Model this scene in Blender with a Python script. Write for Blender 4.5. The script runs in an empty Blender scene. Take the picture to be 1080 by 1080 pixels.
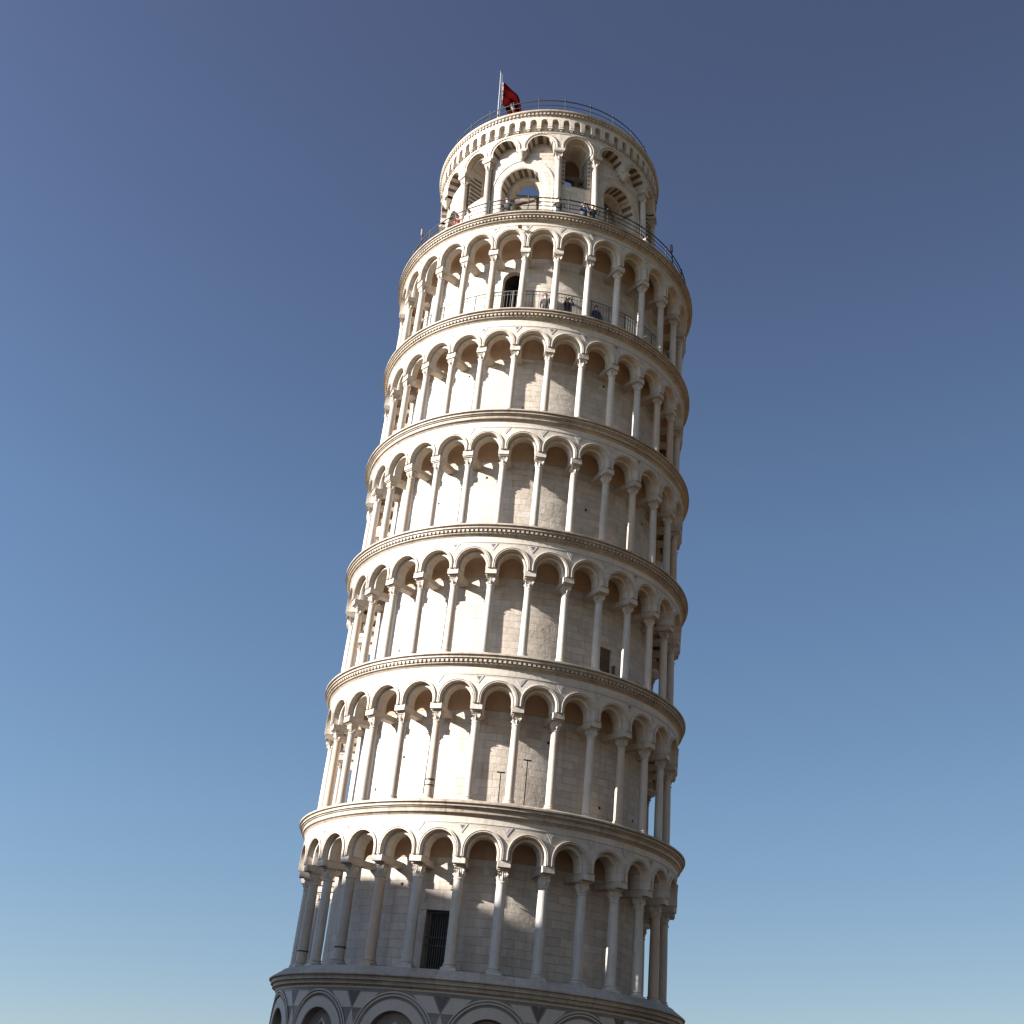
import bpy, bmesh, math, random
from math import sin, cos, pi, radians, sqrt, atan2
from mathutils import Matrix, Vector
random.seed(7)
S = bpy.context.scene
COL = S.collection

# ------------------------------------------------------------------ camera, sky, sun, exposure
GROUND_DROP = 3.15                      # the tower stands in a sunken basin
# tower frame -> world: leans right and a little towards the viewer
t_ax = Vector((sin(radians(4.2)), -sin(radians(2.5)), 0)); t_ax.z = sqrt(1 - t_ax.x**2 - t_ax.y**2)
ROT = Vector((0, 0, 1)).rotation_difference(t_ax).to_matrix().to_4x4()
TOWER = Matrix.Translation((0, 0, -GROUND_DROP)) @ ROT
f_px, cd, cz = 1202.4, 48.178, 6.873
pit, yaw, rol = 0.48667, -0.012503, 0.103615
F = Vector((sin(yaw)*cos(pit), cos(yaw)*cos(pit), sin(pit)))
Rv = Vector((cos(yaw), -sin(yaw), 0)); Uv = Rv.cross(F)
R2 = cos(rol)*Rv + sin(rol)*Uv; U2 = -sin(rol)*Rv + cos(rol)*Uv
cam_local = Matrix(((R2.x, U2.x, -F.x, 0), (R2.y, U2.y, -F.y, -cd), (R2.z, U2.z, -F.z, cz), (0, 0, 0, 1)))
cam_d = bpy.data.cameras.new('camera'); cam = bpy.data.objects.new('camera', cam_d); COL.objects.link(cam)
cam.matrix_world = TOWER @ cam_local
cam_d.sensor_width = 36; cam_d.lens = 36*f_px/1080; cam_d.clip_start = 0.1; cam_d.clip_end = 6000
S.camera = cam

SUN_EL, SUN_LEFT = 22.0, 70.0
sx, sy, sz = -sin(radians(SUN_LEFT))*cos(radians(SUN_EL)), -cos(radians(SUN_LEFT))*cos(radians(SUN_EL)), sin(radians(SUN_EL))
sun_d = bpy.data.lights.new('sun', 'SUN'); sun = bpy.data.objects.new('sun', sun_d); COL.objects.link(sun)
sun_d.energy = 5.0; sun_d.angle = radians(0.5); sun_d.color = (1.0, 0.965, 0.915)
sun.rotation_euler = Vector((sx, sy, sz)).to_track_quat('Z', 'Y').to_euler()
sun.location = (-60, -40, 60)

W = bpy.data.worlds.new('World'); S.world = W; W.use_nodes = True
wn = W.node_tree; wn.nodes.clear()
sky = wn.nodes.new('ShaderNodeTexSky'); sky.sky_type = 'NISHITA'; sky.sun_disc = False
sky.sun_elevation = radians(SUN_EL); sky.sun_rotation = atan2(sx, sy)
sky.air_density = 1.0; sky.dust_density = 0.15; sky.ozone_density = 1.6; sky.altitude = 0
hs = wn.nodes.new('ShaderNodeHueSaturation'); hs.inputs["Saturation"].default_value = 1.0
hs.inputs['Hue'].default_value = 0.5
bg = wn.nodes.new('ShaderNodeBackground'); bg.inputs['Strength'].default_value = 0.05
wo = wn.nodes.new('ShaderNodeOutputWorld')
stc = wn.nodes.new('ShaderNodeTexCoord'); ssp = wn.nodes.new('ShaderNodeSeparateXYZ'); wn.links.new(stc.outputs['Generated'], ssp.inputs[0])
srp = wn.nodes.new('ShaderNodeValToRGB'); wn.links.new(ssp.outputs[2], srp.inputs[0])
SKY_GRADE = [(0.07, (.562, .545, .582)), (0.26, (.608, .645, .672)), (0.47, (.655, .68, .725)), (0.79, (.66, .55, .597))]
srp.color_ramp.elements.new(0.5); srp.color_ramp.elements.new(0.6)
for e_, (p_, c_) in zip(srp.color_ramp.elements, SKY_GRADE): e_.position = p_; e_.color = (c_[0]*.4, c_[1]*.4, c_[2]*.4, 1)
smx = wn.nodes.new('ShaderNodeVectorMath'); smx.operation = 'MULTIPLY'; ssc = wn.nodes.new('ShaderNodeVectorMath'); ssc.operation = 'SCALE'; ssc.inputs['Scale'].default_value = 2.5
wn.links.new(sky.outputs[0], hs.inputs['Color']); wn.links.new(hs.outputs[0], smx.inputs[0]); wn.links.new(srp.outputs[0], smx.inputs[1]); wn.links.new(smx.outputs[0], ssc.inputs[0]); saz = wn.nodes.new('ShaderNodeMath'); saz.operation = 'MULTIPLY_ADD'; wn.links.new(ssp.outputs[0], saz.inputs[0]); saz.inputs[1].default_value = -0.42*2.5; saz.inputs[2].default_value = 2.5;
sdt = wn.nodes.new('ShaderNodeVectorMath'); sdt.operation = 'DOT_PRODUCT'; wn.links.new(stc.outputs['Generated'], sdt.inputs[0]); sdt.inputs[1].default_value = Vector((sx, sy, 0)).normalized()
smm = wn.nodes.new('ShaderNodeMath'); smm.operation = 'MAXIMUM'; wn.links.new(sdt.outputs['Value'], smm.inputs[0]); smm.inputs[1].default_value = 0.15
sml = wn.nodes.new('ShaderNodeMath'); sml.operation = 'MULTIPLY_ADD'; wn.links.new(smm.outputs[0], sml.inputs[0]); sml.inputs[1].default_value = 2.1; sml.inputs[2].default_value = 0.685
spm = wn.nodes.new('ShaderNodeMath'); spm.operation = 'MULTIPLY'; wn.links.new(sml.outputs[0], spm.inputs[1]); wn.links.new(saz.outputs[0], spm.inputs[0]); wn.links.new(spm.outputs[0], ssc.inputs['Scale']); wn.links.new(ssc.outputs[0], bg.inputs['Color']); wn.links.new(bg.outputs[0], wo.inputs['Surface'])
S.view_settings.view_transform = 'Standard'; S.view_settings.look = 'None'
S.view_settings.exposure = 1.92; S.view_settings.gamma = 1.0

# ------------------------------------------------------------------ materials
def nmat(name):
    m = bpy.data.materials.new(name); m.use_nodes = True
    nt = m.node_tree; b = nt.nodes['Principled BSDF']
    return m, nt, b
def N(nt, t, **kw):
    n = nt.nodes.new(t)
    for k, v in kw.items(): setattr(n, k, v)
    return n
def mix(nt, a, b, fac, mode='MIX'):
    n = nt.nodes.new('ShaderNodeMix'); n.data_type = 'RGBA'; n.blend_type = mode
    for s, v in ((n.inputs[0], fac), (n.inputs[6], a), (n.inputs[7], b)):
        if hasattr(v, 'is_linked') or hasattr(v, 'links'): nt.links.new(v, s)
        else: s.default_value = v if not isinstance(v, tuple) else (*v, 1)
    return n.outputs[2]
def ramp(nt, src, stops):
    r = nt.nodes.new('ShaderNodeValToRGB'); e = r.color_ramp.elements
    while len(e) < len(stops): e.new(0.5)
    for i, (p, c) in enumerate(stops):
        e[i].position = p; e[i].color = (c, c, c, 1) if not isinstance(c, tuple) else (*c, 1)
    nt.links.new(src, r.inputs[0]); return r.outputs[0]
ALB = 0.57
def marble(name, col, dark, course=0.32, block=0.95, joint=0.5, stain=0.55, rough=0.55, rnd=0.0, bump=0.25, wrap=True, vary=0.12):
    col = tuple(x*ALB for x in col); dark = tuple(x*ALB for x in dark)
    m, nt, b = nmat(name); L = nt.links
    tc = N(nt, 'ShaderNodeTexCoord'); oi = N(nt, 'ShaderNodeObjectInfo')
    sep = N(nt, 'ShaderNodeSeparateXYZ'); L.new(tc.outputs['Object'], sep.inputs[0])
    off = N(nt, 'ShaderNodeVectorMath', operation='SCALE'); cmb0 = N(nt, 'ShaderNodeCombineXYZ')
    for i in range(3): L.new(oi.outputs['Random'], cmb0.inputs[i])
    L.new(cmb0.outputs[0], off.inputs[0]); off.inputs['Scale'].default_value = 37.0
    pos = N(nt, 'ShaderNodeVectorMath', operation='ADD'); L.new(tc.outputs['Object'], pos.inputs[0]); L.new(off.outputs[0], pos.inputs[1])
    # soft large stains
    n1 = N(nt, 'ShaderNodeTexNoise'); n1.inputs['Scale'].default_value = 0.55; n1.inputs['Detail'].default_value = 6; L.new(pos.outputs[0], n1.inputs['Vector'])
    n2 = N(nt, 'ShaderNodeTexNoise'); n2.inputs['Scale'].default_value = 5.0; n2.inputs['Detail'].default_value = 9; n2.inputs['Roughness'].default_value = 0.65; L.new(pos.outputs[0], n2.inputs['Vector'])
    # rain streaks, stretched along the height
    mp = N(nt, 'ShaderNodeMapping'); mp.inputs['Scale'].default_value = (5.0, 5.0, 0.45); L.new(pos.outputs[0], mp.inputs['Vector'])
    n3 = N(nt, 'ShaderNodeTexNoise'); n3.inputs['Scale'].default_value = 1.0; n3.inputs['Detail'].default_value = 7; L.new(mp.outputs[0], n3.inputs['Vector'])
    s1 = ramp(nt, n1.outputs[0], [(0.42, 0.0), (0.66, 1.0)])
    s3 = ramp(nt, n3.outputs[0], [(0.50, 0.0), (0.70, 1.0)])
    s2 = ramp(nt, n2.outputs[0], [(0.40, 0.0), (0.75, 1.0)])
    sm = mix(nt, s1, s3, 0.5, 'MIX'); sm = mix(nt, sm, s2, 0.35, 'MIX')
    fac = N(nt, 'ShaderNodeMath', operation='MULTIPLY'); L.new(sm, fac.inputs[0]); fac.inputs[1].default_value = stain
    c = mix(nt, col, dark, fac.outputs[0])
    hgt = n2.outputs[0]
    if course:
        at = N(nt, 'ShaderNodeMath', operation='ARCTAN2'); L.new(sep.outputs[0], at.inputs[0]); L.new(sep.outputs[1], at.inputs[1])
        mu = N(nt, 'ShaderNodeMath', operation='MULTIPLY'); L.new(at.outputs[0], mu.inputs[0]); mu.inputs[1].default_value = 7.0
        cb = N(nt, 'ShaderNodeCombineXYZ')
        if wrap: L.new(mu.outputs[0], cb.inputs[0])
        else: L.new(sep.outputs[0], cb.inputs[0])
        wob = N(nt, 'ShaderNodeMath', operation='ADD'); L.new(sep.outputs[2], wob.inputs[0]); 
        wn_ = N(nt, 'ShaderNodeTexNoise'); wn_.inputs['Scale'].default_value = 0.35; L.new(tc.outputs['Object'], wn_.inputs['Vector'])
        wm = N(nt, 'ShaderNodeMath', operation='MULTIPLY'); L.new(wn_.outputs[0], wm.inputs[0]); wm.inputs[1].default_value = 0.25
        L.new(wm.outputs[0], wob.inputs[1]); L.new(wob.outputs[0], cb.inputs[1])
        br = N(nt, 'ShaderNodeTexBrick'); br.offset = 0.37; br.offset_frequency = 3; br.squash = 0.8; br.squash_frequency = 4
        L.new(cb.outputs[0], br.inputs['Vector'])
        br.inputs['Scale'].default_value = 1.0; br.inputs['Brick Width'].default_value = block; br.inputs['Row Height'].default_value = course
        br.inputs['Mortar Size'].default_value = 0.009; br.inputs['Mortar Smooth'].default_value = 0.5
        br.inputs['Color1'].default_value = (1, 1, 1, 1); v = 1-vary*2.2
        br.inputs['Color2'].default_value = (v, v*0.985, v*0.96, 1); br.inputs['Mortar'].default_value = (1-joint, 1-joint*1.05, 1-joint*1.1, 1)
        c = mix(nt, c, br.outputs['Color'], 1.0, 'MULTIPLY')
        inv = N(nt, 'ShaderNodeMath', operation='SUBTRACT'); L.new(n2.outputs[0], inv.inputs[0]); L.new(br.outputs['Fac'], inv.inputs[1])
        hgt = inv.outputs[0]
    if rnd:
        rr = ramp(nt, oi.outputs['Random'], [(0.0, (1, 1, 1)), (0.22, (.84, .86, .88)), (0.36, (1, .97, .93)), (0.52, (.86, .70, .57)), (0.62, (.98, .95, .92)), (0.78, (.66, .64, .63)), (0.88, (.95, .93, .90)), (1.0, (1, 1, 1))])
        c = mix(nt, c, rr, 1.0, 'MULTIPLY')
    # small pits
    vo = N(nt, 'ShaderNodeTexNoise'); vo.inputs['Scale'].default_value = 11.0; vo.inputs['Detail'].default_value = 4; L.new(pos.outputs[0], vo.inputs['Vector'])
    pit_ = ramp(nt, vo.outputs[0], [(0.70, 0.0), (0.78, 1.0)])
    pf = N(nt, 'ShaderNodeMath', operation='MULTIPLY'); L.new(pit_, pf.inputs[0]); pf.inputs[1].default_value = 0.45
    c = mix(nt, c, (0.12, 0.09, 0.065), pf.outputs[0])
    L.new(c, b.inputs['Base Color'])
    b.inputs['Roughness'].default_value = rough; b.inputs['Specular IOR Level'].default_value = 0.3
    bp = N(nt, 'ShaderNodeBump'); bp.inputs['Strength'].default_value = bump; bp.inputs['Distance'].default_value = 0.03
    L.new(hgt, bp.inputs['Height']); L.new(bp.outputs[0], b.inputs['Normal'])
    return m
def plain(name, col, rough=0.5, metal=0.0, var=0.15, scale=6.0):
    m, nt, b = nmat(name)
    tc = N(nt, 'ShaderNodeTexCoord'); n = N(nt, 'ShaderNodeTexNoise'); n.inputs['Scale'].default_value = scale; n.inputs['Detail'].default_value = 5
    nt.links.new(tc.outputs['Object'], n.inputs['Vector'])
    c = mix(nt, col, tuple(x*(1-var*3) if var < .33 else 0 for x in col), n.outputs[0]) if var else None
    if c is not None: nt.links.new(c, b.inputs['Base Color'])
    else: b.inputs['Base Color'].default_value = (*col, 1)
    b.inputs['Roughness'].default_value = rough; b.inputs['Metallic'].default_value = metal
    return m
M_FACE = marble('white_marble', (0.79, 0.69, 0.58), (0.46, 0.35, 0.25), course=0.36, block=1.1, joint=0.28, stain=0.6, vary=0.05, bump=0.4)
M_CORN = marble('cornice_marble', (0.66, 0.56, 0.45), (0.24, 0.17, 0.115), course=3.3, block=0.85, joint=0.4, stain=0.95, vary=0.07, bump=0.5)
M_WALL = marble('gallery_wall_marble', (0.82, 0.72, 0.615), (0.44, 0.33, 0.235), course=0.29, block=0.75, joint=0.28, stain=0.75, vary=0.09, bump=0.7)
M_COLM = marble('column_marble', (0.80, 0.72, 0.63), (0.42, 0.33, 0.245), course=None, stain=0.75, rnd=0.45, rough=0.5)
M_CAP = marble('capital_marble', (0.76, 0.67, 0.57), (0.28, 0.20, 0.14), course=None, stain=0.8, bump=0.5)
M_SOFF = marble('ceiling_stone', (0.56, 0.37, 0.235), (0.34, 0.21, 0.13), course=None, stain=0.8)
M_GREY = marble('grey_inlay', (0.57, 0.53, 0.49), (0.38, 0.33, 0.29), course=None, stain=0.5)
M_DARK = marble('dark_serpentine', (0.17, 0.135, 0.11), (0.10, 0.08, 0.065), course=None, stain=0.6)
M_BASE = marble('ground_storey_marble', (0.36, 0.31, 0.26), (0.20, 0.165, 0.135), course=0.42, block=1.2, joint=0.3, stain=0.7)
M_LIGHT = marble('pale_inlay', (0.70, 0.60, 0.50), (0.40, 0.32, 0.26), course=None, stain=0.4)
M_IRON = plain('dark_iron', (0.014, 0.012, 0.011), 0.7, 0.0)
M_RAILW = plain('weathered_steel', (0.11, 0.10, 0.09), 0.6, 0.2)
M_VOID = plain('dark_interior', (0.018, 0.015, 0.013), 0.9)  # near-black colour stands in for the shade inside openings
M_BRONZE = plain('bell_bronze', (0.10, 0.085, 0.05), 0.45, 0.8)
M_WOOD = plain('bell_frame_oak', (0.10, 0.065, 0.04), 0.8)
M_WHITE = plain('white_paint', (0.8, 0.79, 0.77), 0.4, 0.0, 0.05)
M_POLE = plain('weathered_pole_paint', (0.30, 0.29, 0.28), 0.6, 0.0, 0.1)
M_FLAG = plain('red_cloth', (0.036, 0.002, 0.002), 0.85, 0.0, 0.12, 14)
M_FLAG.node_tree.nodes['Principled BSDF'].inputs['Specular IOR Level'].default_value = 0.0
M_FLAGW = plain('white_cloth', (0.22, 0.18, 0.17), 0.85, 0.0, 0.05)

# ------------------------------------------------------------------ mesh helpers
class MB:
    def __init__(s): s.v = []; s.f = []; s.m = []
    def add(s, vs, fs, mi=0):
        o = len(s.v); s.v += [tuple(p) for p in vs]
        for f in fs: s.f.append(tuple(i+o for i in f)); s.m.append(mi)
    def box(s, c, d, mat=None, mi=0):
        x, y, z = (k/2 for k in d)
        vs = [Vector((sx_*x, sy_*y, sz_*z)) for sz_ in (-1, 1) for sy_ in (-1, 1) for sx_ in (-1, 1)]
        c = Vector(c)
        vs = [(mat @ p + c) if mat else p + c for p in vs]
        s.add(vs, [(0, 2, 3, 1), (4, 5, 7, 6), (0, 1, 5, 4), (2, 6, 7, 3), (0, 4, 6, 2), (1, 3, 7, 5)], mi)
    def tube(s, pts, r, n=8, mi=0, closed=False):
        pts = [Vector(p) for p in pts]; rings = []
        for i, p in enumerate(pts):
            a = pts[(i-1) % len(pts)] if closed or i else p; b = pts[(i+1) % len(pts)] if closed or i < len(pts)-1 else p
            d = (b-a).normalized(); u = d.cross(Vector((0, 0, 1)))
            if u.length < .05: u = d.cross(Vector((0, 1, 0)))
            u.normalize(); w = d.cross(u)
            rr = r[i] if isinstance(r, (list, tuple)) else r
            rings.append([p + rr*(cos(2*pi*k/n)*u + sin(2*pi*k/n)*w) for k in range(n)])
        s.loft(rings, closed, mi, caps=not closed)
    def loft(s, rings, closed=False, mi=0, caps=False):
        n = len(rings[0]); o = len(s.v)
        for r in rings: s.v += [tuple(p) for p in r]
        m = len(rings)
        for i in range(m if closed else m-1):
            for k in range(n):
                s.f.append((o+i*n+k, o+i*n+(k+1) % n, o+((i+1) % m)*n+(k+1) % n, o+((i+1) % m)*n+k)); s.m.append(mi)
        if caps:
            s.f.append(tuple(o+k for k in reversed(range(n)))); s.m.append(mi)
            s.f.append(tuple(o+(m-1)*n+k for k in range(n))); s.m.append(mi)
    def lathe(s, prof, n=24, c=(0, 0, 0), mi=0, caps=True):
        s.loft([[(c[0]+r*cos(2*pi*k/n), c[1]+r*sin(2*pi*k/n), c[2]+z) for k in range(n)] for r, z in prof], False, mi, caps)
    def build(s, name, mats, parent=None, sharp=32, fix=True):
        me = bpy.data.meshes.new(name); me.from_pydata(s.v, [], s.f)
        if not isinstance(mats, (list, tuple)): mats = [mats]
        for m in mats: me.materials.append(m)
        me.polygons.foreach_set('material_index', s.m)
        if fix:
            bm = bmesh.new(); bm.from_mesh(me); bmesh.ops.remove_doubles(bm, verts=bm.verts, dist=0.0004)
            bmesh.ops.recalc_face_normals(bm, faces=bm.faces); bm.to_mesh(me); bm.free()
        me.polygons.foreach_set('use_smooth', [True]*len(me.polygons))
        me.set_sharp_from_angle(angle=radians(sharp))
        me.update()
        o = bpy.data.objects.new(name, me); COL.objects.link(o)
        if parent: o.parent = parent
        return o
def P(r, a, z): return (r*sin(a), -r*cos(a), z)
def ring(mb, prof, n=180, closed=True, mi=0):
    rows = [[P(r, 2*pi*k/n, z) for r, z in prof] for k in range(n)]
    m = len(prof); o = len(mb.v)
    for r in rows: mb.v += r
    for k in range(n):
        for i in range(m if closed else m-1):
            j = (i+1) % m; k2 = (k+1) % n
            mb.f.append((o+k*m+i, o+k2*m+i, o+k2*m+j, o+k*m+j)); mb.m.append(mi)
def arc_samples(h, z0, z1, zs, n):
    # ray angles 0..pi, corners of the bay included
    ang = [pi*i/n for i in range(n+1)]
    ca = atan2(z1-zs, h); ang += [ca, pi-ca]; ang = sorted(ang)
    out = [ang[0]]
    for a in ang[1:]:
        if a-out[-1] > 0.02: out.append(a)
        elif abs(a-ca) < 1e-9 or abs(a-(pi-ca)) < 1e-9: out[-1] = a
    return out
def bay(mb, a0, ha, z0, z1, zs, prof, Rref, n=18, back=True, panel=None, front_mi=0, mis=None, zbot=None, front_rows=1, voussoir=None, sides=False, fill=None):
    """one bay of wall with a round arch. prof = [(rho, r)...] from the face through to the back."""
    h = ha*Rref; A = arc_samples(h, z0, z1, zs, n); zb = z0 if zbot is None else zbot
    jam = zs > zb + 1e-6
    def curve(rho, r):
        pts = []
        if jam: pts.append((rho, zb))
        pts += [(rho*cos(t), zs+rho*sin(t)) for t in A]
        if jam: pts.append((-rho, zb))
        return [P(r, a0+u/Rref, z) for u, z in pts]
    def outer(r):
        pts = []
        if jam: pts.append((h, zb))
        for t in A:
            c_, s_ = cos(t), sin(t); k = 1e9
            if abs(c_) > 1e-9: k = min(k, h/abs(c_))
            if s_ > 1e-9: k = min(k, (z1-zs)/s_)
            pts.append((c_*k, zs+s_*k))
        if jam: pts.append((-h, zb))
        return [P(r, a0+u/Rref, z) for u, z in pts]
    rows = [outer(prof[0][1])]
    rf = prof[0][1]
    c0 = curve(*prof[0]); o0 = rows[0]
    for j in range(1, front_rows):
        f_ = j/front_rows; mid = []
        for p_, q_ in zip(o0, c0):
            pa = atan2(p_[0], -p_[1]); qa = atan2(q_[0], -q_[1])
            mid.append(P(rf, pa*(1-f_)+qa*f_, p_[2]*(1-f_)+q_[2]*f_))
        rows.append(mid)
    nfront = len(rows)
    rows += [curve(*q) for q in prof]
    if back: rows.append(outer(prof[-1][1]))
    m = len(rows[0]); o = len(mb.v)
    for r in rows: mb.v += r
    for i in range(len(rows)-1):
        for k in range(m-1):
            mi = front_mi
            if mis and nfront <= i < nfront+len(prof)-1: mi = mis[i-nfront]
            if voussoir and i in [nfront+v for v in voussoir[0]]:
                if (k*voussoir[1]//(m-1)) % 2: mi = voussoir[2]
            mb.f.append((o+i*m+k, o+i*m+k+1, o+(i+1)*m+k+1, o+(i+1)*m+k)); mb.m.append(mi)
    if panel is not None:      # closed back inside the arch
        rho, r = prof[-1]; c = [P(r, a0, zs)] if not jam else [P(r, a0, zs)]
        cc = curve(rho, r); oo = len(mb.v); mb.v += c + cc
        for k in range(1, len(cc)): mb.f.append((oo, oo+k, oo+k+1) if k < len(cc) else (oo, oo+k, oo+1)); mb.m.append(panel)
        if jam: mb.f.append((oo, oo+len(cc), oo+1)); mb.m.append(panel)
    if fill:                   # solid wall under the sill
        zf = fill; ns = 6
        for r, in ((prof[0][1],), (prof[-1][1],)):
            for k in range(ns):
                u0 = -h+2*h*k/ns; u1 = -h+2*h*(k+1)/ns
                mb.add([P(r, a0+u0/Rref, zf), P(r, a0+u1/Rref, zf), P(r, a0+u1/Rref, zb), P(r, a0+u0/Rref, zb)], [(0, 1, 2, 3)], front_mi)
        rho = prof[0][0]
        mb.add([P(prof[0][1], a0-rho/Rref, zb), P(prof[0][1], a0+rho/Rref, zb), P(prof[-1][1], a0+rho/Rref, zb), P(prof[-1][1], a0-rho/Rref, zb)], [(0, 1, 2, 3)], front_mi)
def cyl_box(mb, a0, a1, r0, r1, z0, z1, mi=0, ns=1):
    o = len(mb.v)
    for k in range(ns+1):
        a = a0+(a1-a0)*k/ns
        mb.v += [P(r0, a, z0), P(r1, a, z0), P(r1, a, z1), P(r0, a, z1)]
    for k in range(ns):
        for i in range(4):
            j = (i+1) % 4; mb.f.append((o+4*k+i, o+4*k+j, o+4*k+4+j, o+4*k+4+i)); mb.m.append(mi)
    mb.f.append((o, o+3, o+2, o+1)); mb.m.append(mi); e = o+4*ns
    mb.f.append((e, e+1, e+2, e+3)); mb.m.append(mi)
def poly_on(mb, pts, a0, Rref, r, th, mi):
    if mi != 3 or th > .006: th = max(th, .016)
    """thin inlay slab lying on the cylinder; pts = (u, z)"""
    n = len(pts)
    vs = [P(r+th, a0+u/Rref, z) for u, z in pts] + [P(r-0.01, a0+u/Rref, z) for u, z in pts]
    fs = [tuple(range(n))] + [(i, (i+1) % n, n+(i+1) % n, n+i) for i in range(n)]
    mb.add(vs, fs, mi)
def tag(o, label=None, cat=None, group=None, kind=None):
    if label: o['label'] = label
    if cat: o['category'] = cat
    if group: o['group'] = group
    if kind: o['kind'] = kind
    return o
def empty(name, loc=(0, 0, 0), mat=None):
    o = bpy.data.objects.new(name, None); COL.objects.link(o); o.empty_display_size = 0.5
    if mat is not None: o.matrix_world = mat
    else: o.location = loc
    return o
def cp(o, parent, rotz=None, loc=None):
    c = o.copy(); COL.objects.link(c); c.parent = parent
    if rotz is not None: c.rotation_euler = (0, 0, rotz)
    if loc is not None: c.location = loc
    return c

# ------------------------------------------------------------------ setting
def ground_mat(name, c1, c2, scale, brick=None):
    m, nt, b = nmat(name); L = nt.links
    tc = N(nt, 'ShaderNodeTexCoord'); n = N(nt, 'ShaderNodeTexNoise'); n.inputs['Scale'].default_value = scale; n.inputs['Detail'].default_value = 10
    L.new(tc.outputs['Object'], n.inputs['Vector']); r = ramp(nt, n.outputs[0], [(0.35, 0.0), (0.65, 1.0)])
    c = mix(nt, c1, c2, r)
    if brick:
        br = N(nt, 'ShaderNodeTexBrick'); L.new(tc.outputs['Object'], br.inputs['Vector']); br.inputs['Scale'].default_value = 1; br.inputs['Brick Width'].default_value = brick; br.inputs['Row Height'].default_value = brick*.6
        br.inputs['Mortar Size'].default_value = 0.012; br.inputs['Color1'].default_value = (1, 1, 1, 1); br.inputs['Color2'].default_value = (.85, .84, .82, 1); br.inputs['Mortar'].default_value = (.45, .42, .4, 1)
        c = mix(nt, c, br.outputs['Color'], 1.0, 'MULTIPLY')
    L.new(c, b.inputs['Base Color']); b.inputs['Roughness'].default_value = .85
    return m
M_LAWN = ground_mat('dry_lawn', (0.075, 0.070, 0.024), (0.11, 0.085, 0.035), 0.6)
M_PAVE = ground_mat('stone_paving', (0.22, 0.105, 0.042), (0.165, 0.078, 0.032), 1.2, 1.1)
def annulus(name, r0, r1, z, mat, n=96, z1=None):
    mb = MB(); ro = [(r0*cos(2*pi*k/n), r0*sin(2*pi*k/n), z) for k in range(n)]
    if r0 == 0:
        mb.add([(0, 0, z)]+[(r1*cos(2*pi*k/n), r1*sin(2*pi*k/n), z) for k in range(n)], [(0, k+1, (k+1) % n+1) for k in range(n)])
    else:
        mb.add(ro + [(r1*cos(2*pi*k/n), r1*sin(2*pi*k/n), z if z1 is None else z1) for k in range(n)], [(k, (k+1) % n, n+(k+1) % n, n+k) for k in range(n)])
    o = mb.build(name, mat); o['kind'] = 'structure'; return o
annulus('basin_floor', 0, 11.0, -GROUND_DROP, M_PAVE)
annulus('basin_wall', 11.0, 11.6, -GROUND_DROP, M_PAVE, z1=0.12)
annulus('basin_kerb', 11.6, 12.1, 0.12, M_PAVE)
annulus('basin_kerb_edge', 12.1, 12.1, 0.12, M_PAVE, z1=-0.02)
annulus('pavement', 12.1, 60, 0.0, M_PAVE)
annulus('lawn', 60, 3000, -0.004, M_LAWN)

# ------------------------------------------------------------------ the tower
tower = empty('leaning_tower', mat=TOWER)
tag(tower, 'leaning round marble bell tower with six open column galleries and a belfry', 'tower')
RC = 7.15
ZB = {1: 11.0, 2: 16.66, 3: 22.28, 4: 27.80, 5: 33.30, 6: 38.74, 7: 44.42}
STILT = {1: .24, 2: .20, 3: .20, 4: .18, 5: .12, 6: .40}
ZT = {1: 14.61, 2: 20.21, 3: 25.77, 4: 31.28, 5: 36.71, 6: 42.27}
RL = {1: 8.04, 2: 7.92, 3: 7.82, 4: 7.82, 5: 7.76, 6: 7.68, 7: 7.72}
PH = {1: 3.69, 2: 3.64, 3: 3.57, 4: 3.36, 5: 3.23, 6: 3.12}
RF = {k: RL[k]-0.32 for k in (2, 3, 4, 5, 6, 7)}      # face radius of the arcade under cornice k
DENT = {3, 4, 6, 7}
RWALL = 6.17

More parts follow.
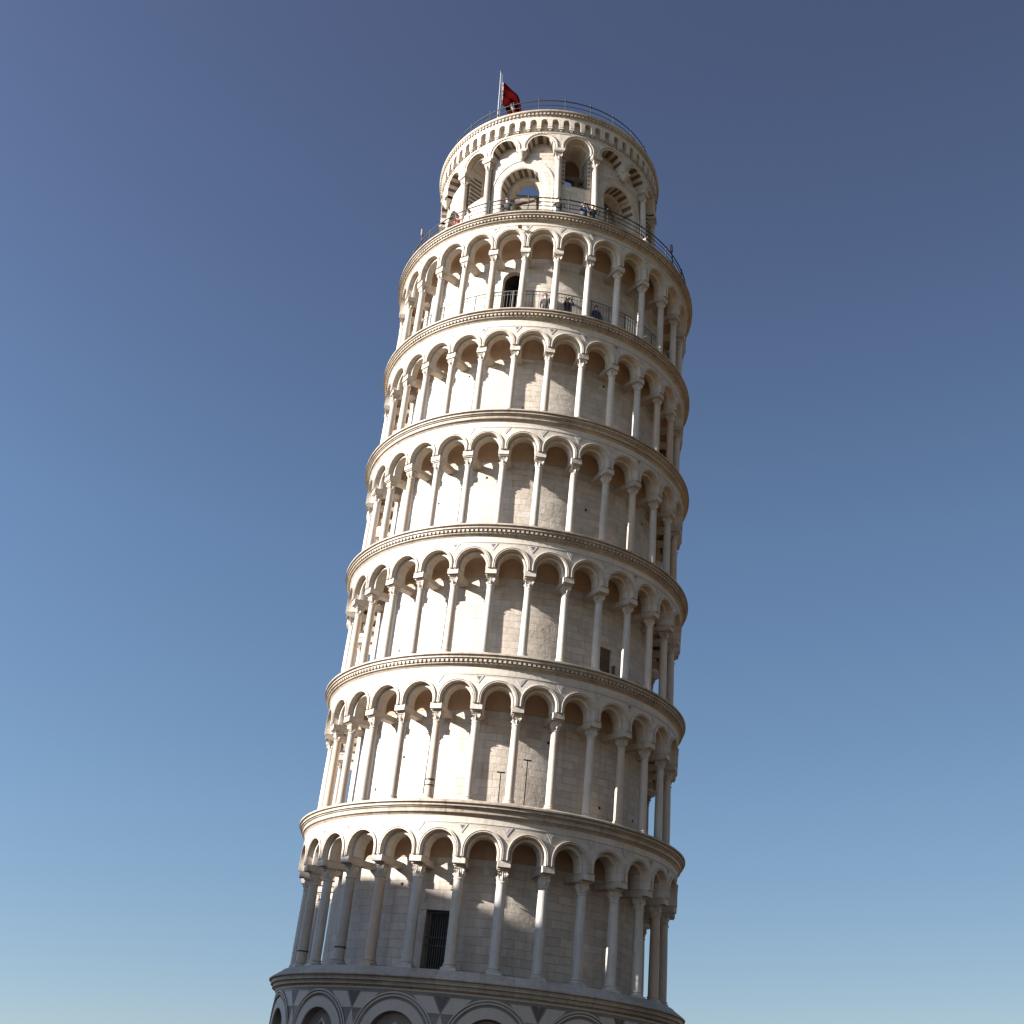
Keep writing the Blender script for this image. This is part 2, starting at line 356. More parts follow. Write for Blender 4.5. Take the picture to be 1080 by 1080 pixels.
# ground storey with blind arches
g = MB(); HA = radians(12); z_top = 10.32; RB = 7.70; zs = 8.72
for k in range(15):
    a = radians(3.5+24*k)
    prof = [(1.50, RB), (1.50, RB+.05), (1.455, RB+.05), (1.455, RB+.012), (1.40, RB+.012), (1.40, RB+.045), (1.36, RB+.045), (1.33, RB-.03), (1.26, RB-.03), (1.26, RB+.01), (0.92, RB+.01), (0.92, RB-.05), (0.88, RB-.28)]
    mis = [0, 1, 1, 0, 0, 1, 1, 0, 0, 1, 1, 0]
    bay(g, a, HA, -0.9, z_top, zs, prof, RB, n=26, back=False, panel=0, mis=mis, zbot=-0.9, front_rows=2)
    # lozenge in the tympanum
    q = RB-.27
    for s0, s1, mi in ((0.50, 0.40, 1), (0.40, 0.27, 3), (0.27, 0.17, 1)):
        ua = [(s0, zs+.12), (0, zs+.12+s0), (-s0, zs+.12), (0, zs+.12-s0)]; ub = [(s1, zs+.12), (0, zs+.12+s1), (-s1, zs+.12), (0, zs+.12-s1)]
        for i in range(4):
            j = (i+1) % 4; poly_on(g, [ua[i], ua[j], ub[j], ub[i]], a, RB, q, 0.03 if mi == 1 else 0.012, mi)
    poly_on(g, [(.17, zs+.12), (0, zs+.29), (-.17, zs+.12), (0, zs-.05)], a, RB, q, 0.008, 3)
    # spandrel inlay, centred between two arches
    b = a+HA
    cz_ = 9.66
    for s in (-1, 1):
        poly_on(g, [(s*0.02, cz_), (s*0.50, cz_), (s*0.98, 10.16), (s*0.30, 10.16)], b, RB, RB, 0.004, 1)
    poly_on(g, [(0, cz_-.03), (0.17, cz_-.55), (0, cz_-1.15), (-0.17, cz_-.55)], b, RB, RB, 0.004, 1)
    poly_on(g, [(0, cz_+.03), (0.24, 10.19), (-0.24, 10.19)], b, RB, RB, 0.003, 3)
ring(g, [(RB, 10.33), (RB+.03, 10.33), (RB+.03, 10.27), (RB, 10.27)], 180, mi=1)
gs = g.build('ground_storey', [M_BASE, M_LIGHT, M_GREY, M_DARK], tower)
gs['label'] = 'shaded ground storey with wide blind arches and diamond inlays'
# engaged columns between the blind arches
c = MB(); c.lathe([(.38, -.9), (.38, .35), (.34, .4), (.36, .5), (.30, .58), (.27, .8), (.245, 7.9), (.27, 7.93), (.27, 8.0), (.30, 8.05), (.33, 8.3), (.42, 8.55), (.42, 8.72)], 20, P(RB+.08, 0, 0))
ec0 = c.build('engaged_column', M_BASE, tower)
for k in range(15):
    o = ec0 if k == 0 else cp(ec0, tower)
    o.rotation_euler = (0, 0, radians(15.5+24*k))

# cornices
def cornice(i):
    z = ZB[i]; R = RL[i]; f = (RB if i == 1 else RF[i])
    mb = MB()
    if i == 1:
        prof = [(6.0, z), (R-.42, z), (R-.40, z-.03), (R-.04, z-.27), (R, z-.31), (R-.01, z-.34), (R-.10, z-.36), (R-.12, z-.43), (R-.09, z-.445), (R-.09, z-.48), (R-.19, z-.50), (R-.21, z-.57), (R-.17, z-.585), (R-.17, z-.61), (R-.27, z-.62), (R-.28, z-.64), (f+.03, z-.66), (f, z-.70), (6.0, z-.70)]
    else:
        prof = [(6.0, z), (R-.22, z), (R-.20, z-.015), (R-.03, z-.07), (R, z-.09), (R, z-.15), (R-.085, z-.165), (R-.09, z-.21), (R-.06, z-.225), (R-.06, z-.265), (R-.12, z-.28), (R-.125, z-.31)]
        if i in DENT: prof += [(R-.19, z-.315), (R-.195, z-.42), (R-.17, z-.43)]
        else: prof += [(R-.18, z-.33), (R-.20, z-.40), (R-.17, z-.42)]
        prof += [(R-.175, z-.46), (f+.08, z-.475), (f+.03, z-.53), (f, z-.56), (6.0, z-.56)]
    if i == 7: prof = [(3.0, z)] + prof[1:-1] + [(6.0, z-.56), (3.0, z-.56)]
    ring(mb, prof, 240)
    if i in DENT:
        n = 260
        for k in range(n):
            a = 2*pi*k/n; w = pi/n*1.05
            cyl_box(mb, a-w*.5, a+w*.5, R-.20, R-.105, z-.405, z-.318, 0)
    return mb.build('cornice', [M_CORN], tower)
for i in range(1, 8): cornice(i)

# gallery walls
def wall_with_opening(zb, z1, op):
    """op: (angle centre, half width, z bottom, z top, arched)"""
    mb = MB(); n = 120
    if op is None:
        ring(mb, [(RWALL, zb-.1), (RWALL, z1), (RWALL-1.5, z1), (RWALL-1.5, zb-.1)], n); return mb
    a, hw, zo0, zo1, arched = op; ha = radians(12)
    zs_ = zo1-hw if arched else None
    # surrounding shell
    a_start, a_end = a+ha, a-ha+2*pi; ns = 104
    for k in range(ns):
        b0 = a_start+(a_end-a_start)*k/ns; b1 = a_start+(a_end-a_start)*(k+1)/ns
        mb.add([P(RWALL, b0, zb-.1), P(RWALL, b1, zb-.1), P(RWALL, b1, z1), P(RWALL, b0, z1)], [(0, 1, 2, 3)])
    if arched:
        bay(mb, a, ha, zo0, z1, zs_, [(hw, RWALL), (hw, RWALL-.25), (hw, RWALL-1.3)], RWALL, n=16, back=False, panel=1, mis=[0, 1], zbot=zo0)  # inner jambs and back coloured near-black for the shade inside the door
    else:
        us = [-ha*RWALL, -hw, hw, ha*RWALL]; zz = [zo0, zo1, z1]
        for i in range(3):
            for j in range(2):
                if i == 1 and j == 0: continue
                for s in range(4):
                    u0 = us[i]+(us[i+1]-us[i])*s/4; u1 = us[i]+(us[i+1]-us[i])*(s+1)/4
                    mb.add([P(RWALL, a+u/RWALL, z) for u, z in ((u0, zz[j]), (u1, zz[j]), (u1, zz[j+1]), (u0, zz[j+1]))], [(0, 1, 2, 3)])
        e = hw/RWALL; r1 = RWALL-.5
        mb.add([P(RWALL, a-e, zo0), P(RWALL, a-e, zo1), P(RWALL, a+e, zo1), P(RWALL, a+e, zo0), P(r1, a-e, zo0), P(r1, a-e, zo1), P(r1, a+e, zo1), P(r1, a+e, zo0)],
               [(0, 1, 5, 4), (1, 2, 6, 5), (2, 3, 7, 6), (0, 4, 7, 3)])
        mb.add([P(r1, a-e, zo0), P(r1, a-e, zo1), P(r1, a+e, zo1), P(r1, a+e, zo0)], [(0, 1, 2, 3)], 1)
    for s in range(6):
        b0 = a-ha+2*ha*s/6; b1 = b0+2*ha/6
        if zo0 > zb-.09: mb.add([P(RWALL, b0, zb-.1), P(RWALL, b1, zb-.1), P(RWALL, b1, zo0), P(RWALL, b0, zo0)], [(0, 1, 2, 3)])
    return mb
OPEN = {1: (radians(-15.6), .43, 11.08, 13.1, False), 3: (radians(38.6), .34, 22.45, 24.0, False), 6: (radians(-15.2), .46, 38.76, 41.95, True)}
walls = {}
for i in range(1, 7):
    walls[i] = wall_with_opening(ZB[i], ZB[i+1]-.5, OPEN.get(i)).build('gallery_wall', [M_WALL, M_VOID], tower)
# putlog holes: solid near-black blocks, the hollow's shade put into their colour
    h_ = MB(); rr = random.Random(i*31)
    for q in range(13):
        hc_ = radians(rr.uniform(-180, 180)); hz_ = ZB[i]+rr.choice((.9, 1.9, 2.9))+rr.uniform(-.1, .1)
        if i in OPEN and abs(hc_-OPEN[i][0]) < .16: continue
        cyl_box(h_, hc_-.05/RWALL, hc_+.05/RWALL, RWALL-.05, RWALL+.006, hz_, hz_+.11, 0)
    h_.build('putlog_hole', [M_VOID], walls[i])['kind'] = 'stuff'
# door of the first gallery: stone frame, iron grille
a, hw, z0_, z1_, _ = OPEN[1]
d = MB()
for s in (-1, 1): cyl_box(d, a+s*hw/RWALL if s > 0 else a-(hw+.14)/RWALL, a+(hw+.14)/RWALL if s > 0 else a-hw/RWALL, RWALL-.05, RWALL+.05, z0_-.05, z1_, 0)
cyl_box(d, a-(hw+.2)/RWALL, a+(hw+.2)/RWALL, RWALL-.05, RWALL+.07, z1_, z1_+.22, 0, 3)
df = d.build('door_frame', [M_CAP], walls[1])
d = MB()
for k in range(11):
    b = a+(-hw+2*hw*k/10)/RWALL; d.tube([P(RWALL-.12, b, z0_), P(RWALL-.12, b, z1_)], .012, 6)
for z in (z0_+.1, z0_+.85, z0_+1.12, z1_-.08): d.tube([P(RWALL-.10, a+(-hw+2*hw*k/4)/RWALL, z) for k in range(5)], .016, 6)
d.build('door_grille', [M_RAILW], walls[1])
a, hw, z0_, z1_, _ = OPEN[3]
d = MB(); cyl_box(d, a-hw/RWALL, a+hw/RWALL, RWALL-.16, RWALL-.12, z0_, z1_, 0)
for z in [z0_+.1*k for k in range(1, 12)]: cyl_box(d, a-hw*.8/RWALL, a+hw*.8/RWALL, RWALL-.12, RWALL-.09, z, z+.05, 0)
d.build('window_shutter', [M_WOOD], walls[3])
d = MB(); cyl_box(d, a+(hw+.02)/RWALL, a+(hw+.05)/RWALL, RWALL-.02, RWALL+.16, z0_+.25, z1_-.65, 0)
d.build('open_shutter_leaf', [M_WOOD], walls[3])
a, hw, z0_, z1_, _ = OPEN[6]
d = MB(); zs_ = z1_-hw
prof = [(hw+.09, RWALL-.02), (hw+.09, RWALL+.018), (hw+.01, RWALL+.018), (hw+.01, RWALL-.05)]
A_ = [pi*k/16 for k in range(17)]; rows = []
for rho, r in prof:
    rows.append([P(r, a+rho/RWALL, z0_)]+[P(r, a+rho*cos(t)/RWALL, zs_+rho*sin(t)) for t in A_]+[P(r, a-rho/RWALL, z0_)])
o_ = len(d.v); m_ = len(rows[0])
for r in rows: d.v += r
for i in range(3):
    for k in range(m_-1): d.f.append((i*m_+k, i*m_+k+1, (i+1)*m_+k+1, (i+1)*m_+k)); d.m.append(0)
d.build('door_frame', [M_CAP], walls[6])

# gallery ceilings
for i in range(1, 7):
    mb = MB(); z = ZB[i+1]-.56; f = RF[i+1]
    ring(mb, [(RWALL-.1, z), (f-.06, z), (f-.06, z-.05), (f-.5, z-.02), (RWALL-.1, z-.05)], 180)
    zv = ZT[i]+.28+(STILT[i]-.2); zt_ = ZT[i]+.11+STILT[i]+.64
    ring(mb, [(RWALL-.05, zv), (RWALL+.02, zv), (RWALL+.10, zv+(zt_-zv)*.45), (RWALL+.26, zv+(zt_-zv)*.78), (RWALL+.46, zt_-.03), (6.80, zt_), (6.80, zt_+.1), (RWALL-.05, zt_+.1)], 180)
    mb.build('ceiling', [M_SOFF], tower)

# arcades: spandrel wall as part, every arch as its sub-part
def visible(a):
    a = (a+pi) % (2*pi)-pi; return abs(a) < radians(90)
for i in range(1, 7):
    f = RF[i+1]; zimp = ZT[i]+.11; ztop = ZB[i+1]-.55; ha = radians(6); back = 6.86
    mb = MB()
    hb = ha*f
    for k in range(30):
        a = radians(PH[i]+6+12*k)
        h = hb; zsp = zimp+STILT[i]; A_ = arc_samples(h, zsp, ztop, zsp, 18)
        rows = []
        for r, outer in ((f, True), (f, False), (back+.02, False), (back+.02, True)):
            row = [P(r, a+(h if outer else .735)/f, zimp)]
            for t in A_:
                if outer:
                    c_, s_ = cos(t), sin(t); kk = 1e9
                    if abs(c_) > 1e-9: kk = min(kk, h/abs(c_))
                    if s_ > 1e-9: kk = min(kk, (ztop-zsp)/s_)
                    u, z = c_*kk, zsp+s_*kk
                else: u, z = .735*cos(t), zsp+.735*sin(t)
                row.append(P(r, a+u/f, z))
            row.append(P(r, a-(h if outer else .735)/f, zimp))
            rows.append(row)
        o_ = len(mb.v); m_ = len(rows[0])
        for r in rows: mb.v += r
        for q in (0, 2):
            for k2 in range(m_-1): mb.f.append((o_+q*m_+k2, o_+q*m_+k2+1, o_+(q+1)*m_+k2+1, o_+(q+1)*m_+k2)); mb.m.append(0)
        # spandrel inlays between this arch and the next
        b = a+ha; zz = zimp+STILT[i]+.78
        rr = random.Random(i*100+k)
        poly_on(mb, [(-.20, zz+.10), (0, zz-.22), (.20, zz+.10)], b, f, f, .004, 1)
        poly_on(mb, [(-.085, zz+.06), (0, zz-.08), (.085, zz+.06)], b, f, f+.003, .004, 0 if rr.random() < .6 else 2)
    # string course
    zc = min(ztop-.08, zimp+STILT[i]+.745+.16)
    ring(mb, [(f-.01, zc+.05), (f+.022, zc+.04), (f+.022, zc+.005), (f-.01, zc)], 180, mi=0)
    ring(mb, [(f-.01, zc-.005), (f+.004, zc-.005), (f+.004, zc-.05), (f-.01, zc-.05)], 180, mi=1)
    aw = mb.build('arcade_wall', [M_FACE, M_GREY, M_DARK], tower)
    # arches
    def arch_mb(a):
        mb = MB()
        prof = [(.744, f-.02), (.744, f+.055), (.735, f+.06), (.705, f+.06), (.70, f+.0), (.685, f-.005), (.68, f+.045), (.65, f+.045), (.645, f+.02), (.640, f-.20), (.625, f-.22), (.595, f-.225), (.585, f-.195), (.56, f-.195), (.535, f-.20), (.522, f-.215), (.52, back+.06), (.54, back), (.744, back)]
        A_ = [pi*k/20 for k in range(21)]; o_ = 0
        zsp = zimp+STILT[i]
        rows = [[P(r, a+rho/f, zimp)]+[P(r, a+rho*cos(t)/f, zsp+rho*sin(t)) for t in A_]+[P(r, a-rho/f, zimp)] for rho, r in prof]
        m_ = len(A_)+2
        for r in rows: mb.v += r
        for q in range(len(rows)-1):
            for k2 in range(m_-1): mb.f.append((q*m_+k2, q*m_+k2+1, (q+1)*m_+k2+1, (q+1)*m_+k2)); mb.m.append(0)
        for e in (0, m_-1): mb.f.append(tuple(q*m_+e for q in range(len(rows)))); mb.m.append(0)
        return mb
    proto = None; rear = MB()
    for k in range(-8, 22):
        ad = PH[i]+6+12*k; a = radians(ad)
        if -9 <= k <= 7:
            if proto is None: proto = arch_mb(0).build('arch', [M_FACE], aw, sharp=40); o = proto
            else: o = cp(proto, aw)
            o.rotation_euler = (0, 0, a)
        else:
            m2 = arch_mb(a); rear.add(m2.v, m2.f)
    ro = rear.build('arch', [M_FACE], aw, sharp=40); ro['kind'] = 'stuff'

# columns
def shaft_mb(R, zbot, ztop, seed, base=True, rb=.20):
    mb = MB(); r = R; z = zbot
    mb.box((0, 0, z+.05), (rb*2.25, rb*2.25, .10))
    mb.lathe([(rb*1.10, z+.10), (rb*1.14, z+.13), (rb*1.10, z+.165), (rb*.92, z+.175), (rb*.90, z+.20), (rb*1.0, z+.215), (rb*1.0, z+.245), (r*1.04, z+.26), (r*1.03, z+.32),
              (r*1.02, z+(ztop-z)*.35), (r*.98, z+(ztop-z)*.65), (r*.90, ztop-.08), (r*.91, ztop-.06), (r*1.03, ztop-.05), (r*1.03, ztop-.02), (r*.92, ztop)], 20)
    return mb
def capital_mb(z0, h, r0, r1, seed):
    rnd = random.Random(seed); mb = MB(); n = 48; rows = []
    nz = 17; twist = rnd.random()*.3
    for j in range(nz):
        t = j/(nz-1); row = []
        bell = r0*.97 + (r1*.70-r0)*(t**2.4)
        for k in range(n):
            th = 2*pi*k/n
            # square-ness towards the abacus with hollow sides
            sq = 1/max(abs(cos(th)), abs(sin(th))); sqf = max(0, (t-.45)/.55)**1.5
            r = bell*(1-sqf) + bell*(1+(min(sq, 1.36)-1)*.95)*sqf
            l1 = max(0, cos(4*th))**1.2; l2 = max(0, cos(4*th+pi))**1.2
            def leaf(t, a, b): 
                if t < a or t > b: return 0
                u = (t-a)/(b-a); return (u**1.6)*(1 if u < .86 else (1-u)/.14)
            r += .095*l1*leaf(t, .0, .45) + .10*l2*leaf(t, .08, .72)
            r += .09*max(0, cos(4*(th-pi/4)))**3*leaf(t, .4, .97)
            r -= .040*(.5+.5*cos(16*th+pi))*(1 if t < .85 else 0)
            r *= 1+rnd.uniform(-.05, .05)
            row.append((r*cos(th), r*sin(th), z0+h*t*.88))
        rows.append(row)
    mb.loft(rows, caps=True)
    mb.box((0, 0, z0+h*.945), (r1*1.86, r1*1.86, h*.10))
    return mb
def impost_mb(z, w, yo, yi, h=.22):
    """block over the capital, running back to the wall as a tie beam; local y: + is inwards"""
    mb = MB()
    mb.box((0, (yo+.28)/2, z), (w, .28-yo, h))
    mb.box((0, (.28+yi)/2, z-.004), (w*.80, yi-.28-.0, h*.97))
    return mb
for i in range(1, 7):
    R = .192 if i == 1 else .160; zb = ZB[i]; zi = ZT[i]-.11; hc = .44 if i == 1 else .40
    cm = [shaft_mb(R*s, zb, zi-hc, i, rb=R*1.12+.02).build('column', [M_COLM], tower, sharp=45) for s in (1.0,)]
    caps = [capital_mb(zi-hc, hc-.004, R*.93, .235, i*10+q).build('capital', [M_CAP], cm[0], sharp=50) for q in range(3)]
    imp = impost_mb(ZT[i], .45, -(RF[i+1]-RC-.02), 1.0).build('impost_beam', [M_CAP], cm[0])
    for k in range(-7, 8):
        a = radians(PH[i]+12*k)
        if k == -7: c = cm[0]
        else: c = cp(cm[0], tower)
        c.location = P(RC, a, 0); c.rotation_euler = (0, 0, a)
        if k != -7:
            q = cp(caps[(k*7+i) % 3], c); q.rotation_euler = (0, 0, (pi/2)*((k*5+i) % 4)); cp(imp, c)
        if i == 2 and k == -2:
            s_ = MB(); s_.lathe([(R*1.05, zb+.78), (R*1.12, zb+.78), (R*1.12, zb+.83), (R*1.05, zb+.83)], 20, caps=False); s_.lathe([(R*1.05, zb+.58), (R*1.12, zb+.58), (R*1.12, zb+.62), (R*1.05, zb+.62)], 20, caps=False)
            s_.build('iron_band', [M_IRON], c); c['label'] = 'column bound with dark iron bands near its foot'
        if i == 1 and k in (-6, -4):
            s_ = MB(); s_.lathe([(R*1.05, zb+.62), (R*1.13, zb+.62), (R*1.13, zb+.66), (R*1.05, zb+.66)], 20, caps=False)
            s_.build('iron_band', [M_IRON], c)
    for q in caps[1:]: bpy.data.objects.remove(q)
    rear = MB(); rs = shaft_mb(R, zb, zi-hc, i, rb=R*1.12+.02); rc = capital_mb(zi-hc, hc-.004, R*.93, .235, 5); ri = impost_mb(ZT[i], .45, -(RF[i+1]-RC-.02), 1.0)
    for k in range(8, 23):
        a = radians(PH[i]+12*k); T = Matrix.Translation(P(RC, a, 0)) @ Matrix.Rotation(a, 4, 'Z')
        for m_ in (rs, rc, ri): rear.add([T @ Vector(v) for v in m_.v], m_.f)
    o = rear.build('column', [M_COLM], tower, sharp=45, fix=False); o['kind'] = 'stuff'

# ------------------------------------------------------------------ belfry
piv = Vector((0, 0, 44.0)); BM_ = Matrix.Translation(piv) @ Matrix.Rotation(radians(-2.6), 4, 'Y') @ Matrix.Translation(-piv)
RBW, RBI = 5.55, 4.45; RBF = 5.86
b = MB()
edges_ = [-52.0, -35.0, 2.3, 21.8, 57.8]
while len(edges_) < 12: edges_.append(edges_[-1]+(20.0 if len(edges_) % 2 else 42.55))
edges_.append(308.0)
nar_c = [radians((edges_[2*k]+edges_[2*k+1])/2) for k in range(6)]; nar_w = [radians(edges_[2*k+1]-edges_[2*k]) for k in range(6)]
wid_c = [radians((edges_[2*k+1]+edges_[2*k+2])/2) for k in range(6)]; wid_w = [radians(edges_[2*k+2]-edges_[2*k+1]) for k in range(6)]
Z0, Z1 = 44.38, 51.6
for k in range(6):
    nar = nar_w[k]; wid = wid_w[k]
    # narrow bay: tall arched opening over a sill
    bay(b, nar_c[k], nar/2, 48.1, Z1, 50.30, [(.60, RBW), (.60, RBI)], RBW, n=16, zbot=48.1, front_rows=1, fill=Z0, mis=[0])
    for s in (-1, 1):        # alternating dark blocks in the jambs
        for q in range(8):
            zq = 48.15+q*.28; ea = .60/RBW
            cyl_box(b, nar_c[k]+s*ea-(.008/RBW if s > 0 else 0), nar_c[k]+s*ea+(0 if s > 0 else .008/RBW), RBW-.75, RBW-.01, zq, zq+.14, 1)
            cyl_box(b, nar_c[k]+s*(ea+.013)-.05/RBW, nar_c[k]+s*(ea+.013)+.05/RBW, RBW-.01, RBW+.006, zq, zq+.14, 1)
    # wide bay: big arch with striped soffit
    bay(b, wid_c[k], wid/2, Z0, 50.20, 48.18, [(1.62, RBW), (1.62, RBW+.05), (1.55, RBW+.05), (1.52, RBW+.015), (1.24, RBW+.015), (1.10, RBW-.03), (1.08, RBW-.06), (1.08, RBW-.62), (.86, RBW-.62), (.86, RBI)], RBW, n=34, zbot=Z0, front_rows=3, voussoir=((6,), 21, 1), mis=[0]*9)
    cyl_box(b, wid_c[k]-wid/2, wid_c[k]+wid/2, 5.10, 5.32, 50.15, 51.30, 0, 12)
belfry = b.build('belfry_wall', [M_WALL, M_DARK], tower, sharp=40)
belfry.matrix_local = BM_
# upper arcade shell
ar = MB(); zimp = 50.20; ztop = 51.34; zsb = 50.42
arcs = []
for k in range(6):
    nar = nar_w[k]; wid = wid_w[k]
    arcs.append((nar_c[k], nar/2)); arcs += [(wid_c[k]-wid/4, wid/4), (wid_c[k]+wid/4, wid/4)]
for a, ha in arcs:
    rho = min(.66, ha*RBF-.22); lun = any(abs(a-c_) > radians(5) and abs(a-c_) < radians(14) for c_ in wid_c)
    bay(ar, a, ha, zimp, ztop, zsb, [(rho+.20, RBF), (rho+.20, RBF+.05), (rho+.13, RBF+.05), (rho+.12, RBF+.0), (rho+.06, RBF+.0), (rho+.05, RBF+.03), (rho, RBF+.02), (rho, 5.22 if lun else RBW-.02)], RBF, n=22, back=False, voussoir=((6,), 11, 1) if lun else None)
    # small dentils round the arch
    for q in range(17):
        t = pi*(q+.5)/17; rr = rho+.165
        u, z = rr*cos(t), zsb+rr*sin(t); cyl_box(ar, a+(u-.02)/RBF, a+(u+.02)/RBF, RBF+.04, RBF+.075, z-.02, z+.02)
ua = ar.build('upper_arcade', [M_FACE, M_DARK], belfry, sharp=40)
# impost blocks, corbels and columns
zi = 50.20
edge_angles = [radians(e_) for e_ in edges_[:12]]
colp = shaft_mb(.165, 44.42, 49.52, 3, rb=.2).build('belfry_column', [M_COLM], tower, sharp=45)
capp = capital_mb(49.52, .50, .155, .255, 77).build('capital', [M_CAP], colp, sharp=50)
im = MB(); im.box((0, .02, zi-.10), (.56, .56, .16)); im.box((0, .25, zi-.10), (.46, .30, .15)); impp = im.build('impost', [M_CAP], colp)
first = True
for a in edge_angles:
    T = BM_ @ Matrix.Translation(P(5.72, a, 0)) @ Matrix.Rotation(a, 4, 'Z')
    if first: o = colp; first = False
    else:
        o = cp(colp, tower); cp(capp, o); cp(impp, o)
    o.matrix_local = T
for k in range(6):
    c = MB(); h0 = 49.64
    c.lathe([(.05, h0), (.11, h0+.06), (.10, h0+.11), (.15, h0+.2), (.24, h0+.33), (.27, h0+.40)], 16)
    c.box((0, 0, 50.12), (.52, .44, .15)); c.box((0, .16, 49.99), (.34, .2, .3))
    o = c.build('corbel', [M_CAP], belfry); o.location = P(5.74, wid_c[k], 0); o.rotation_euler = (0, 0, wid_c[k])
# corbel table of little arches, bead row, top moulding, deck
ct = MB(); n = 66; zc0, zc1, zsp = 51.30, 52.34, 51.97; RT = 5.98
for k in range(n):
    a = 2*pi*k/n; ha = pi/n
    bay(ct, a, ha, zc0+.18, zc1, zsp, [(.17, RT), (.17, RT-.26)], RT, n=10, back=False, zbot=zc0+.18)
    # corbel bracket
    cyl_box(ct, a+ha-.10/RT, a+ha+.10/RT, RT-.16, RT+.015, zc0+.30, zc0+.38)
    cyl_box(ct, a+ha-.075/RT, a+ha+.075/RT, RT-.16, RT-.04, zc0+.10, zc0+.28)
ring(ct, [(RT-.26, zc0), (RT-.25, zc1), (RT-.5, zc1), (RT-.5, zc0)], 198, closed=True, mi=0)
ring(ct, [(RBW-.2, zc0-.04), (RT-.10, zc0-.04), (RT-.08, zc0+.03), (RT-.16, zc0+.06)], 198, closed=True)
ct.build('corbel_table', [M_FACE], belfry, sharp=40)
tp = MB()
ring(tp, [(RBI-.2, 52.330), (RT+.01, 52.310), (RT+.03, 52.350), (RT+.03, 52.510), (RT+.09, 52.530), (RT+.14, 52.590), (RT+.15, 52.670), (RT+.10, 52.710), (RBI-.2, 52.710)], 240)
for k in range(190):
    a = 2*pi*k/190; cyl_box(tp, a-.05/RT, a+.05/RT, RT+.02, RT+.10, 52.385, 52.495)
tp.build('top_cornice', [M_CORN], belfry)
dk = MB(); ring(dk, [(1.8, 52.210), (5.5, 52.210), (5.5, 52.410), (1.8, 52.410)], 90); dk.build('roof_deck', [M_SOFF], belfry)

# ------------------------------------------------------------------ railings (parts of the tower)
def railing(name, parent, R, z, H, nposts, rails, rt, rp, mat, pmat=None, knob=False, a0=0, a1=2*pi, bars=0):
    mb = MB(); full = a1-a0 > 6.2; n = 144 if full else 60
    for j, hh in enumerate(rails):
        pts = [P(R, a0+(a1-a0)*k/n, z+hh) for k in range(n if full else n+1)]
        mb.tube(pts, rt if j == 0 else rt*.6, 6, closed=full)
    if bars:
        for k in range(bars): a = a0+(a1-a0)*k/bars; mb.tube([P(R, a, z+.08), P(R, a, z+H)], .009, 5)
    o = mb.build(name, [mat], parent)
    pm = MB(); pm.tube([P(R, 0, z-.02), P(R, 0, z+H)], rp, 8)
    if knob: pm.lathe([(.01, H-.01), (.045, H+.03), (.05, H+.07), (.03, H+.11), (.004, H+.13)], 10, P(R, 0, z))
    p0 = pm.build('post', [pmat or mat], o)
    for k in range(nposts):
        a = a0+(a1-a0)*(k+.35)/nposts
        q = p0 if k == 0 else cp(p0, o)
        q.rotation_euler = (0, 0, a)
    return o
tr = railing('terrace_railing', tower, 7.40, 44.42, 1.0, 24, (1.0, .75, .50, .25), .032, .028, M_IRON, knob=True)
tr['label'] = 'dark iron railing round the terrace below the belfry'
rr_ = railing('roof_railing', belfry, 5.72, 52.71, 1.10, 26, (1.04, .70, .35), .030, .024, M_IRON, knob=True)
rr_['label'] = 'thin dark railing round the very top of the belfry'
gr_ = railing('gallery_railing', tower, 6.96, ZB[6], 1.42, 48, (1.42, 1.22, .10), .022, .024, M_RAILW, bars=300)
gr_['label'] = 'grey barred railing behind the columns of the topmost gallery'

# ------------------------------------------------------------------ things on and in the tower
def place(o, r, a, z, spin=0, belf=False):
    M = (TOWER @ BM_ if belf else TOWER) @ Matrix.Translation(P(r, a, z))
    # stand upright in the world, facing outwards
    p = M.translation; o.matrix_world = Matrix.Translation(p) @ Matrix.Rotation(a+spin, 4, 'Z')
# bells
def bell(r, a, z, s, label):
    e = empty('bell'); 
    mb = MB(); pr = [(.50, 0), (.52, .03), (.46, .12), (.36, .30), (.31, .55), (.28, .78), (.22, .90), (.10, .96), (.03, .98)]
    mb.lathe([(x*s, y*s) for x, y in pr] , 32, caps=False); mb.lathe([(x*s*.92, y*s) for x, y in pr], 32, caps=False)
    mb.build('bell_body', [M_BRONZE], e, fix=False)
    mb = MB(); mb.tube([(0, 0, .9*s), (0, 0, .0)], .02, 6); mb.lathe([(.01, -.1), (.07, -.04), (.07, .02), (.01, .07)], 12); mb.build('clapper', [M_IRON], e)
    mb = MB(); mb.box((0, 0, 1.06*s), (2.1, .18, .2)); mb.box((0, 0, 1.2*s), (.5, .2, .14)); mb.build('headstock', [M_WOOD], e)
    e.matrix_world = TOWER @ BM_ @ Matrix.Translation(P(r, a, z)) @ Matrix.Rotation(a, 4, 'Z')
    tag(e, label, 'bell', 'bells hanging in the belfry arches')
bell(4.9, wid_c[0]-.10, 46.7, .85, 'bronze bell hanging in the sunlit big arch of the belfry left of centre')
bell(4.95, wid_c[1], 45.9, .85, 'bronze bell hanging in the shaded big arch at the right of the belfry')
bell(4.95, nar_c[1]+.03, 48.3, .75, 'small bell in the dark tall narrow opening of the belfry')

# floodlight under the terrace cornice
e = empty('floodlight'); tag(e, 'small dark floodlight fixed just under the terrace cornice', 'floodlight')
mb = MB(); mb.box((0, -.22, 0), (.16, .18, .13), Matrix.Rotation(.5, 3, 'X')); mb.build('lamp_head', [M_IRON], e)
mb = MB(); mb.tube([(0, .03, .06), (0, -.16, .06), (0, -.2, .02)], .018, 6); mb.build('bracket', [M_IRON], e)
e.matrix_world = TOWER @ Matrix.Translation(P(RF[7]+.02, radians(-11.4), 43.40)) @ Matrix.Rotation(radians(-11.4), 4, 'Z')

